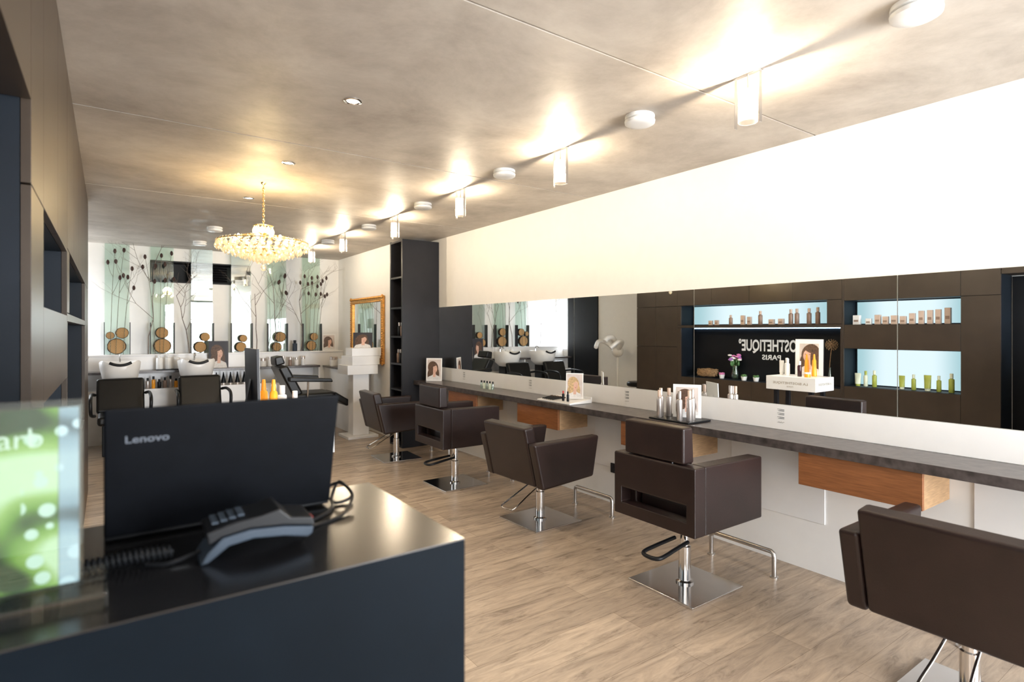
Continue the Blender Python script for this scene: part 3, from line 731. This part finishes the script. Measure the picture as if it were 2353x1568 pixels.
# card terminal
t = thing('card_terminal', 'dark payment card terminal with grey underside on the reception desk', 'card terminal', (.11, .955, 1.1), R(-2))
prof = [(0,.0),(.012,.002),(.04,.022),(.075,.027),(.12,.022),(.155,.014),(.163,.018),(.165,.030),(.12,.038),(.07,.042),(.03,.036),(.01,.016)]
obj('base_shell', prism(nb(), prof, 'y', 0, .075), M['greyplastic'], t, bevel=.003)
obj('housing', prism(nb(), [(.012,.028),(.03,.038),(.07,.044),(.12,.040),(.167,.031),(.163,.046),(.128,.052),(.112,.068),(.085,.062),(.05,.058),(.008,.048)], 'y', -.002, .077), M['plastic'], t, bevel=.003)
bm = nb()
for i in range(4):
    for j in range(3): box(bm, .018+i*.012, .027+i*.012, .016+j*.016, .028+j*.016, .0545+i*.002, .0575+i*.0022)
obj('keypad', bm, M['greyplastic'], t)
obj('card_slot', box(nb(), .155, .1685, .02, .04, .037, .039), M['red'], t)
# cables
bm = nb(); pts = []
for i in range(420):
    s = i/419; a = s*2*PI*42
    c = Vector((-.22+.30*s, 1.03+.02*math.sin(s*5), 1.111+.004*math.sin(s*9)))
    pts.append(c + Vector((0, .008*math.cos(a), .008*math.sin(a))))
tube(bm, pts, .0026, 6)
tag(obj('coiled_cable', bm, M['plastic']), 'black coiled cable lying in front of the laptop on the desk', 'cable')
bm = nb()
tube(bm, smooth_path([(.26,1.0,1.12),(.30,1.03,1.104),(.36,1.06,1.104),(.40,1.12,1.12),(.39,1.17,1.135),(.365,1.18,1.12),(.372,1.14,1.104),(.41,1.15,1.11),(.40,1.2,1.13),(.375,1.17,1.11),(.35,1.10,1.104),(.29,1.05,1.104)]), .003, 6)
tag(obj('power_cable', bm, M['plastic']), 'thin black cable looped beside the right edge of the laptop', 'cable')
bm = nb(); tube(bm, smooth_path([(.045,1.0,1.104),(.07,.985,1.104),(.10,.99,1.108),(.115,.99,1.112)]), .003, 6)
tag(obj('terminal_cable', bm, M['plastic']), 'short black cable end joining the card terminal', 'cable')
# leaflet holder
t = thing('leaflet_holder', 'clear acrylic leaflet holder with thick base at the left edge', 'leaflet holder', (0,0,1.1))
obj('base_block', box(nb(), -.20, -.0, .875, .985, .001, .024), M['acrylic'], t, bevel=.003)
obj('front_plate', box(nb(), -.195, -.027, .916, .920, .025, .256), M['acrylic'], t)
obj('rear_plate', box(nb(), -.195, -.027, .938, .942, .025, .26), M['acrylic'], t)
lo = tag(obj('leaflet', box(nb(), -.192, -.052, .926, .929, 1.126, 1.352), M['leaflet']), 'green leaflet with white dots inside the acrylic holder', 'leaflet')
obj('pale_margin', box(nb(), -.0515, -.031, .926, .929, 1.126, 1.352), M['margin'], lo)
text('lettering', 'Farb', .024, M['softletter'], lo, (-.096, .9255, 1.316), (PI/2, 0, 0), width=.058, depth=.0004)

# ------------------------------------------------------------------ display stand in the middle of the room
t = thing('display_stand', 'white display box on dark posts, reflected in the mirror', 'display stand', (0,0,0))
obj('box', box(nb(), .585, .97, 2.98, 3.52, .81, .955), M['gloss_white'], t, bevel=.003)
for x, y in ((.66, 3.06), (.9, 3.06), (.66, 3.44), (.9, 3.44)): obj('post', box(nb(), x-.02, x+.02, y-.02, y+.02, .02, .81), M['column'], t)
obj('foot_plate', box(nb(), .6, .96, 3.0, 3.5, 0, .02), M['column'], t)
text('lettering', 'LA BIOSTHETIQUE', .03, M['gletter'], t, (.971, 3.25, .885), RX, width=.38)
text('lettering', 'LA BIOSTHETIQUE', .03, M['gletter'], t, (.775, 2.979, .885), (PI/2,0,0), width=.28)
text('lettering', 'PARIS', .014, M['gletter'], t, (.971, 3.25, .850), RX, width=.07)
card('photo_stand', 'tall portrait board on the white display stand, its grey back toward camera', 'photo stand', (.62, 3.225, .956), R(90), .31, .40, m=.05, t=.012, tilt=.02, board='column', sheet=True)
bottle('spray_bottle', 'left orange cone bottle on the white display stand', 'bottle', (.672, 3.225, .956), 'cone', .026, .235, M['orange'], M['orange'], 'orange bottles on display stand')
bottle('spray_bottle', 'right orange cone bottle on the white display stand', 'bottle', (.70, 3.13, .956), 'cone', .026, .24, M['orange'], M['orange'], 'orange bottles on display stand')
bottle('serum_bottle', 'small dark plum bottle right of the orange bottles', 'bottle', (.83, 3.22, .956), 'bottle', .022, .165, M['darkplum'], M['whiteplastic'])
for k, (x, y, kd, h) in enumerate(((.74,3.47,'tube',.16),(.76,3.40,'bottle',.19),(.80,3.37,'bottle',.185))):
    bottle('cream_tube' if kd == 'tube' else 'cream_bottle', '%s white %s from left mirrored on the display stand' % (ORD[k], kd), kd if kd == 'bottle' else 'tube', (x, y, .956), kd, .024, h, M['whiteplastic'], M['paper'], 'white products on the display stand')
bottle('cream_jar', 'low orange and white jar on the display stand', 'jar', (.86, 3.12, .956), 'jar', .03, .05, M['orange'], M['whiteplastic'])

# ------------------------------------------------------------------ back wall: glass panels, logs, teasels, branches
px0 = [-.04, .475, .965, 1.485, 1.99, 2.51]
names = ['leftmost', 'second from left', 'third from left', 'fourth from left', 'fifth from left', 'rightmost']
for k, x in enumerate(px0):
    t = thing('glass_panel', 'tall greenish glass strip on the back wall, %s of six' % names[k], 'glass panel', (x, 9.30, 1.13), group='glass strips on the back wall')
    obj('glass', box(nb(), 0, .275, 0, .008, 0, 1.485), M['panelmirror' if k in (2, 3) else 'panelglass'], t)
    for xx in (-.008, .275): obj('side_bracket', box(nb(), xx, xx+.008, -.09, .01, 0, .43), M['column'], t)
logs = {0:[(.13,.11,.106),(.19,.288,.074),(.06,.255,.048)], 1:[(.135,.108,.104),(.13,.290,.077)], 2:[(.11,.085,.08),(.17,.23,.062)], 3:[(.12,.077,.073),(.15,.204,.054)], 4:[(.12,.072,.069),(.17,.222,.080)], 5:[(.12,.082,.078),(.16,.222,.060)]}
for k, ls in logs.items():
    for q, (dx, dz, r) in enumerate(ls):
        bm = nb(); n = 30
        f = [bm.verts.new((r*.9*math.cos(2*PI*i/n), -.03, r*.9*math.sin(2*PI*i/n))) for i in range(n)]; face(bm, f)
        o = obj('log_slice', bm, M['log'], loc=(px0[k]+dx, 9.245-.008*q, 1.13+dz)); tag(o, '%s sawn log slice by the glass strip %s' % (('bottom','upper','small middle')[q], names[k]), 'log slice', 'log slices on the ledge')
        bm = nb(); rr = [r*(1+.03*random.uniform(-1,1)) for i in range(n)]
        a0 = [bm.verts.new((r*.9*math.cos(2*PI*i/n), -.0305, r*.9*math.sin(2*PI*i/n))) for i in range(n)]
        a1 = [bm.verts.new((rr[i]*math.cos(2*PI*i/n), -.03, rr[i]*math.sin(2*PI*i/n))) for i in range(n)]
        a2 = [bm.verts.new((rr[i]*math.cos(2*PI*i/n), .03, rr[i]*math.sin(2*PI*i/n))) for i in range(n)]
        for i in range(n):
            j = (i+1) % n; face(bm, [a0[i],a0[j],a1[j],a1[i]]); face(bm, [a1[i],a1[j],a2[j],a2[i]])
        face(bm, a2); obj('bark', bm, M['bark'], o)
def teasel(x, top, lean, lab, grp, heads=3):
    t = thing('dried_teasel', lab, 'dried teasel', (x, 9.16, 1.13), group=grp)
    hgt = top-1.13
    main = smooth_path([(0,0,0),(lean*.25,-.005,hgt*.4),(lean*.6,.0,hgt*.75),(lean,.01,hgt)])
    bm = nb(); tube(bm, main, .0034, 6, r1=.002); tips = [main[-1]]
    for q in range(heads-1):
        i = int(len(main)*(.5+.16*q)); p = main[i]; s = (-1)**q
        e = p + Vector((s*(.05+.03*random.random())+lean*.2, 0, .22-.03*q)); br = smooth_path([p, p+Vector((s*.035,0,.08)), e]); tube(bm, br, .0024, 5, r1=.0018); tips.append(e)
    obj('stem', bm, M['stem'], t)
    for e in tips:
        hb = nb(); ell(hb, e, .018, .018, .033, 10, 8)
        for q in range(6):
            a = 2*PI*q/6; tube(hb, [e-Vector((0,0,.034)), e+Vector((.026*math.cos(a), .026*math.sin(a), .0))], .001, 4)
        obj('seed_head', hb, M['teasel'], t)
pl = {0:[(.06,2.50,.05),(.12,2.52,.09),(.2,2.28,.10)], 1:[(.05,2.45,-.12),(.1,2.48,.02),(.14,2.52,.1)], 4:[(.1,2.30,.13),(.14,2.28,.08)], 5:[(.02,2.30,-.02),(.07,2.28,.04),(.12,2.30,.08),(.16,2.24,.12),(.2,2.29,.14)]}
for k, ls in pl.items():
    for x, z, l in ls: teasel(px0[k]+x, z, l, 'dried teasel stalk with dark heads before the glass strip %s' % names[k], 'teasel stalks at the glass strip %s' % names[k])
def branch(x, top, lean, seed, lab):
    rnd = random.Random(seed); bm = nb()
    def grow(p, d, ln, r, lv):
        pts = [p]; q = p.copy(); dd = d.copy(); kids = []
        for s in range(5):
            dd = (dd + Vector((rnd.uniform(-.28,.28), rnd.uniform(-.06,.06), rnd.uniform(-.12,.18)))).normalized()
            q = q + dd*ln/5; q.y = min(.08, max(-.1, q.y)); pts.append(q.copy())
            if lv < 3 and s > 0: kids.append((q.copy(), dd.copy()))
        tube(bm, pts, r, 5, r1=r*.5)
        for kp, kd in kids:
            if rnd.random() < .85:
                sgn = rnd.choice((-1,1)); nd = (kd + Vector((sgn*rnd.uniform(.6,1.1), rnd.uniform(-.2,.2), rnd.uniform(-.1,.4)))).normalized()
                grow(kp, nd, ln*rnd.uniform(.4,.6), r*.55, lv+1)
    grow(Vector((0,0,0)), Vector((lean,0,1)).normalized(), top-1.13, .0075, 0)
    tag(obj('bare_branch', bm, M['twig'], loc=(x, 9.12, 1.13)), lab, 'branch')
branch(-.25, 2.25, .05, 3, 'bare twiggy branch at the left end of the back wall')
branch(.44, 2.35, -.05, 5, 'bare twiggy branch beside the second glass strip')
branch(.93, 1.95, -.12, 11, 'low bare twiggy branch beside the third glass strip')
branch(1.80, 2.0, .03, 17, 'bare twiggy branch right of the fourth glass strip')
branch(2.03, 2.35, -.02, 23, 'tall bare branch in front of the fifth glass strip')
branch(2.44, 2.1, .08, 29, 'bare twiggy branch left of the rightmost glass strip')

# ------------------------------------------------------------------ back ledge and backwash counter
t = thing('back_ledge', 'white ledge cabinet along the back wall carrying the log slices', 'ledge', (0,0,0))
obj('body', box(nb(), -.898, 3.115, 9.155, 9.398, 0, 1.108), M['gloss_white'], t)
obj('top_board', box(nb(), -.898, 3.115, 9.14, 9.398, 1.109, 1.129), M['gloss_white'], t, bevel=.002)
t = thing('backwash_counter', 'white open counter with dark top behind the washing chairs', 'counter', (0,0,0))
obj('counter_top', box(nb(), -.895, 2.66, 8.86, 9.135, .89, .92), M['worktop'], t, bevel=.002)
obj('shelf_board', box(nb(), -.895, 2.66, 8.88, 9.135, .66, .68), M['gloss_white'], t)
obj('lower_front', box(nb(), -.895, 2.66, 8.88, 8.90, 0, .659), M['gloss_white'], t)
for x in (-.895, .30, 1.18, 2.06, 2.64): obj('divider', box(nb(), x, x+.02, 8.88, 9.135, .681, .889), M['gloss_white'], t)
tag(obj('bottle_tray', box(nb(), .52, .82, 8.9, 9.05, .921, .932), M['plastic'], bevel=.003), 'low black tray under white bottles on the back counter', 'tray')
for k, x in enumerate((.56, .66, .76)):
    bottle('pump_bottle', '%s white pump bottle from left on the black tray at back' % ORD[k], 'bottle', (x, 8.975, .9325), 'pump', .04, .20, M['whiteplastic'], M['whiteplastic'], 'white bottles on the back counter')
for k in range(8):
    bottle('hair_tube', '%s bottle from left on the shelf under the left back counter' % ORD[k], 'bottle', (.36+k*.065, 8.95, .681), 'bottle', .022, .12+.02*(k % 3), M[('taupe','silver','orange','plastic')[k % 4]], M['plastic'], 'bottles under the left back counter')
for k in range(5):
    bottle('colour_bottle', '%s black bottle from left on the shelf right of the basins' % ORD[k], 'bottle', (1.24+k*.09, 8.95, .681), 'tube', .036, .18, M['plastic'], M['silver'], 'black bottles under the back counter')
card('photo_stand', 'dark portrait board standing on the back counter right of the basins', 'photo stand', (1.28, 9.03, .921), R(-8), .25, .38, m=.0, bg='bgd', hair='hairb', board='bgd')
bx = [(1.86,.05,.12,'whiteplastic'),(1.96,.03,.14,'paper'),(2.05,.035,.11,'silver'),(2.15,.03,.15,'whiteplastic'),(2.25,.025,.13,'taupe'),(2.34,.03,.12,'paper'),(2.44,.03,.14,'whiteplastic')]
for k, (x, r, h, mm) in enumerate(bx):
    bottle('cosmetic_bottle', '%s small cosmetic bottle from left on the right back counter' % ORD[k], 'bottle', (x, 9.0, .921), ('jar','bottle')[k % 2], r, h, M[mm], M['silver'], 'cosmetics on the back counter')
bottle('perfume_bottle', 'grey perfume bottle on the white ledge before the back wall', 'bottle', (2.37, 9.2, 1.13), 'bottle', .035, .17, M['greyplastic'], M['plastic'])
card('photo_stand', 'white photo card at the right end of the back ledge', 'photo stand', (2.9, 9.2, 1.13), R(-12), .2, .26)

# backwash units
t = thing('backwash_unit', 'black washing chair with white basin, left of the two', 'washing chair', (.12, 7.97, 0), group='washing chairs with basins')
obj('pedestal', box(nb(), -.18, .18, .05, .62, 0, .40), M['plastic'], t, bevel=.01)
obj('seat', box(nb(), -.22, .22, -.36, .15, .405, .51), M['blackleather'], t, bevel=.035, seg=3)
obj('backrest', prism(nb(), [(.10,.50),(.20,.47),(.33,.875),(.24,.885)], 'x', -.235, .235), M['blackleather'], t, bevel=.03, seg=3)
for s in (-1, 1): obj('armrest', tube(nb(), smooth_path([(s*.25,.22,.70),(s*.275,.05,.72),(s*.28,-.2,.70),(s*.28,-.26,.62),(s*.275,-.2,.52),(s*.25,.1,.47)]), .018, 10), M['plastic'], t)
bm = nb(); n = 40; rings = []
for sc, z in ((.3,-.24),(.55,-.23),(.86,-.16),(.97,-.04),(1.0,.02),(.97,.035),(.90,.02),(.8,-.05),(.5,-.11),(.12,-.12)):
    ring = []
    for i in range(n):
        a = 2*PI*i/n; ca, sa = math.cos(a), math.sin(a)
        ex = abs(ca)**.75*(1 if ca >= 0 else -1); ey = abs(sa)**.75*(1 if sa >= 0 else -1)
        dd = math.atan2(math.sin(a+PI/2), math.cos(a+PI/2))
        dip = -.045*math.exp(-(dd/.42)**2)+.02*math.exp(-((abs(dd)-.95)/.35)**2)
        wgt = max(0, min(1, (z+.14)/.16))
        ring.append(bm.verts.new((.215*sc*ex, .26*sc*ey, z+dip*wgt)))
    rings.append(ring)
for a, b in zip(rings, rings[1:]):
    for i in range(n): face(bm, [a[i], a[(i+1)%n], b[(i+1)%n], b[i]])
face(bm, rings[0]); face(bm, rings[-1])
obj('basin', bm, M['gloss_white'], t, loc=(0, .60, 1.03))
obj('neck_pad', tube(nb(), smooth_path([(-.11,.352,1.062),(-.06,.348,1.04),(0,.348,1.03),(.06,.348,1.04),(.11,.352,1.062)]), .017, 10), M['plastic'], t)
obj('basin_column', box(nb(), -.1, .1, .5, .72, .401, .80), M['plastic'], t, bevel=.01)
obj('faucet', tube(nb(), smooth_path([(.0,.82,1.05),(.0,.82,1.12),(0,.78,1.15),(0,.7,1.12)]), .01, 8), M['chrome'], t)
copy_tree(t, (.95, 7.97, 0), 0, 'black washing chair with white basin, right of the two')

# treatment chair
t = thing('treatment_chair', 'black reclining treatment chair beside the back counter', 'chair', (2.24, 7.95, 0))
obj('base_disc', lathe(nb(), [(0,0),(.28,0),(.28,.012),(.05,.04),(0,.04)], 32), M['chrome'], t)
obj('pole', lathe(nb(), [(0,.04),(.04,.04),(.04,.5),(0,.5)], 18), M['chrome'], t)
obj('seat', box(nb(), -.25, .27, -.25, .25, .50, .62), M['blackleather'], t, bevel=.035, seg=3)
obj('backrest', prism(nb(), [(-.26,.56),(-.14,.62),(-.34,1.0),(-.46,.97)], 'y', -.24, .24), M['blackleather'], t, bevel=.03, seg=3)
obj('headrest', prism(nb(), [(-.465,.985),(-.345,1.015),(-.38,1.12),(-.48,1.10)], 'y', -.14, .14), M['blackleather'], t, bevel=.02, seg=3)
obj('leg_rest', prism(nb(), [(.27,.52),(.28,.62),(.50,.48),(.46,.40)], 'y', -.22, .22), M['blackleather'], t, bevel=.025, seg=3)
for s in (-1, 1):
    obj('armrest', prism(nb(), [(-.34,.79),(-.34,.85),(.20,.81),(.22,.76)], 'y', s*.30-.035, s*.30+.035), M['blackleather'], t, bevel=.014)
    obj('arm_support', tube(nb(), [(-.1,s*.27,.56),(-.1,s*.30,.79)], .013, 8), M['chrome'], t)

# right back counter + items
t = thing('side_counter', 'white counter with dark top under the gold framed mirror', 'counter', (0,0,0))
obj('counter_top', box(nb(), 2.78, 3.118, 7.95, 9.135, .87, .90), M['worktop'], t, bevel=.002)
obj('body', box(nb(), 2.80, 3.118, 7.97, 9.135, 0, .869), M['gloss_white'], t)
bottle('side_jar', 'white jar on the counter under the gold mirror', 'jar', (2.88, 8.9, .901), 'jar', .06, .14, M['whiteplastic'], M['silver'])
bottle('tissue_box', 'white box with red print on the counter under the gold mirror', 'box', (2.95, 8.6, .901), 'box', .09, .12, M['paper'], M['red'])
bottle('side_bottle', 'slim plum bottle on the counter under the gold mirror', 'bottle', (2.86, 8.35, .901), 'bottle', .028, .18, M['darkplum'], M['silver'])

# gold framed mirror
t = thing('framed_mirror', 'large mirror in an ornate gold frame on the right rear wall', 'mirror', (3.118, 8.08, .98))
w2, h2, fb = .64, .96, .085
bm = nb(); ringrect(bm, 'x', (-w2, w2, 0, h2), (-w2+fb, w2-fb, fb, h2-fb), -.035, 0)
obj('frame', bm, M['gold'], t, bevel=.012, seg=3)
bm = nb()
for k in range(44):
    s = k/43
    for z in (.02, h2-.02): ell(bm, (-.034, -w2+2*w2*s, z), .014, .014, .016, 8, 6)
for k in range(30):
    s = k/29
    for y in (-w2+.02, w2-.02): ell(bm, (-.034, y, h2*s), .014, .016, .014, 8, 6)
for k in range(30):
    s = k/29
    for z in (fb-.012, h2-fb+.012): ell(bm, (-.032, -w2+fb+(2*w2-2*fb)*s, z), .009, .012, .009, 6, 5)
obj('carved_beads', bm, M['gold'], t)
obj('mirror_glass', box(nb(), -.012, -.004, -w2+fb-.002, w2-fb+.002, fb-.002, h2-fb+.002), M['mirror'], t)

# white podium
t = thing('display_podium', 'white podium on square foot before the gold framed mirror', 'podium', (2.80, 7.60, 0))
obj('foot_plate', box(nb(), -.21, .21, -.2, .2, 0, .035), M['gloss_white'], t, bevel=.003)
obj('pillar', box(nb(), -.11, .11, -.1, .1, .036, .86), M['gloss_white'], t, bevel=.003)
obj('top_board', box(nb(), -.22, .2, -.2, .2, .861, .985), M['gloss_white'], t, bevel=.003)
tag(obj('display_box', box(nb(), -.2, .2, -.17, .17, 0, .12), M['gloss_white'], loc=(2.83, 7.60, .986), rz=.1, bevel=.003), 'white flat box on the podium, lower of two', 'box')
tag(obj('display_box', box(nb(), -.2, .2, -.15, .15, 0, .105), M['gloss_white'], loc=(2.87, 7.6, 1.107), rz=-.06, bevel=.003), 'white flat box on the podium, upper of two', 'box')
card('photo_stand', 'brown photo board on top of the white podium', 'photo stand', (2.86, 7.6, 1.2125), R(-30), .26, .21, m=.0, board='bgd', bg='bgd', hair='hairb')

# ------------------------------------------------------------------ hair steamer and stool in the rear left corner
t = thing('hair_steamer', 'white hair steamer on a wheeled stand, seen in the mirror', 'hair steamer', (-.55, 7.25, 0))
obj('pole', tube(nb(), [(0,0,.06),(0,0,1.0)], .02, 12), M['whiteplastic'], t)
bm = nb()
for k in range(5):
    a = 2*PI*k/5; tube(bm, [(0,0,.08),(.28*math.cos(a),.28*math.sin(a),.06)], .016, 8, r1=.012)
obj('wheel_base', bm, M['whiteplastic'], t)
for k in range(5):
    a = 2*PI*k/5; obj('wheel', ell(nb(), (.28*math.cos(a),.28*math.sin(a),.026), .026, .026, .026, 12, 8), M['plastic'], t)
obj('housing', ell(nb(), (0,0,1.08), .09, .12, .11, 20, 12), M['whiteplastic'], t)
for s in (-1, 1):
    obj('heating_arm', tube(nb(), smooth_path([(.03,s*.05,1.12),(.10,s*.2,1.24),(.24,s*.24,1.25),(.36,s*.18,1.15)]), .045, 12, r1=.035), M['whiteplastic'], t)
obj('hood', tube(nb(), smooth_path([(.04,0,1.16),(.12,0,1.31),(.24,0,1.32),(.32,0,1.26)]), .055, 12, r1=.04), M['whiteplastic'], t)
t = thing('stool', 'black round stool beside the hair steamer', 'stool', (-.45, 6.69, 0))
obj('seat', lathe(nb(), [(0,.5),(.16,.5),(.18,.52),(.18,.56),(.16,.58),(0,.585)], 28), M['blackleather'], t)
obj('pole', tube(nb(), [(0,0,.05),(0,0,.5)], .022, 12), M['chrome'], t)
bm = nb()
for k in range(5):
    a = 2*PI*k/5+.3; tube(bm, [(0,0,.07),(.19*math.cos(a),.19*math.sin(a),.04)], .018, 8, r1=.012); ell(bm, (.19*math.cos(a),.19*math.sin(a),.022), .022, .022, .022, 10, 6)
obj('star_base', bm, M['plastic'], t)

# ------------------------------------------------------------------ light
def area(name, loc, rot, sx, sy, power, col):
    l = bpy.data.lights.new(name, 'AREA'); l.shape = 'RECTANGLE'; l.size = sx; l.size_y = sy; l.energy = power; l.color = col
    o = bpy.data.objects.new(name, l); COL.objects.link(o); o.location = loc; o.rotation_euler = rot; return o
area('daylight', (2.43, YF+.02, 1.28), (R(90), 0, 0), 1.85, 2.2, 430, (.92, .96, 1.0))
area('rear_daylight', (-.89, 9.2, 1.58), (0, R(-90), 0), 1.0, .32, 24, (.9, .95, 1.0))
def point(name, loc, e, col, r):
    l = bpy.data.lights.new(name, 'POINT'); l.energy = e; l.color = col; l.shadow_soft_size = r
    o = bpy.data.objects.new(name, l); COL.objects.link(o); o.location = loc; return o
point('chandelier_light', (1.0, 4.81, 2.27), 34, (1, .72, .35), .08)
for y in (2.835, 4.14, 5.44):
    l = bpy.data.lights.new('downlight_beam', 'SPOT'); l.energy = 72; l.color = (1, .92, .80); l.spot_size = R(105); l.spot_blend = .7; l.shadow_soft_size = .03
    o = bpy.data.objects.new('downlight_beam', l); COL.objects.link(o); o.location = (1.015, y, H-.012)
W = bpy.data.worlds.new('World'); S.world = W; W.use_nodes = True
W.node_tree.nodes['Background'].inputs[0].default_value = (.82, .9, 1, 1); W.node_tree.nodes['Background'].inputs[1].default_value = 2.2

# ------------------------------------------------------------------ camera
cam = bpy.data.cameras.new('Camera'); co = bpy.data.objects.new('Camera', cam); COL.objects.link(co)
co.location = (0, 0, 1.45); co.rotation_euler = (R(90), 0, -R(35.3))
cam.sensor_width = 36; cam.lens = 1310/2353*36; cam.shift_y = -24/2353; cam.clip_start = .02
cam.dof.use_dof = True; cam.dof.focus_distance = 3.8; cam.dof.aperture_fstop = 2.8
S.camera = co
S.view_settings.view_transform = 'Standard'
S.view_settings.look = 'None'
S.view_settings.exposure = 0.05
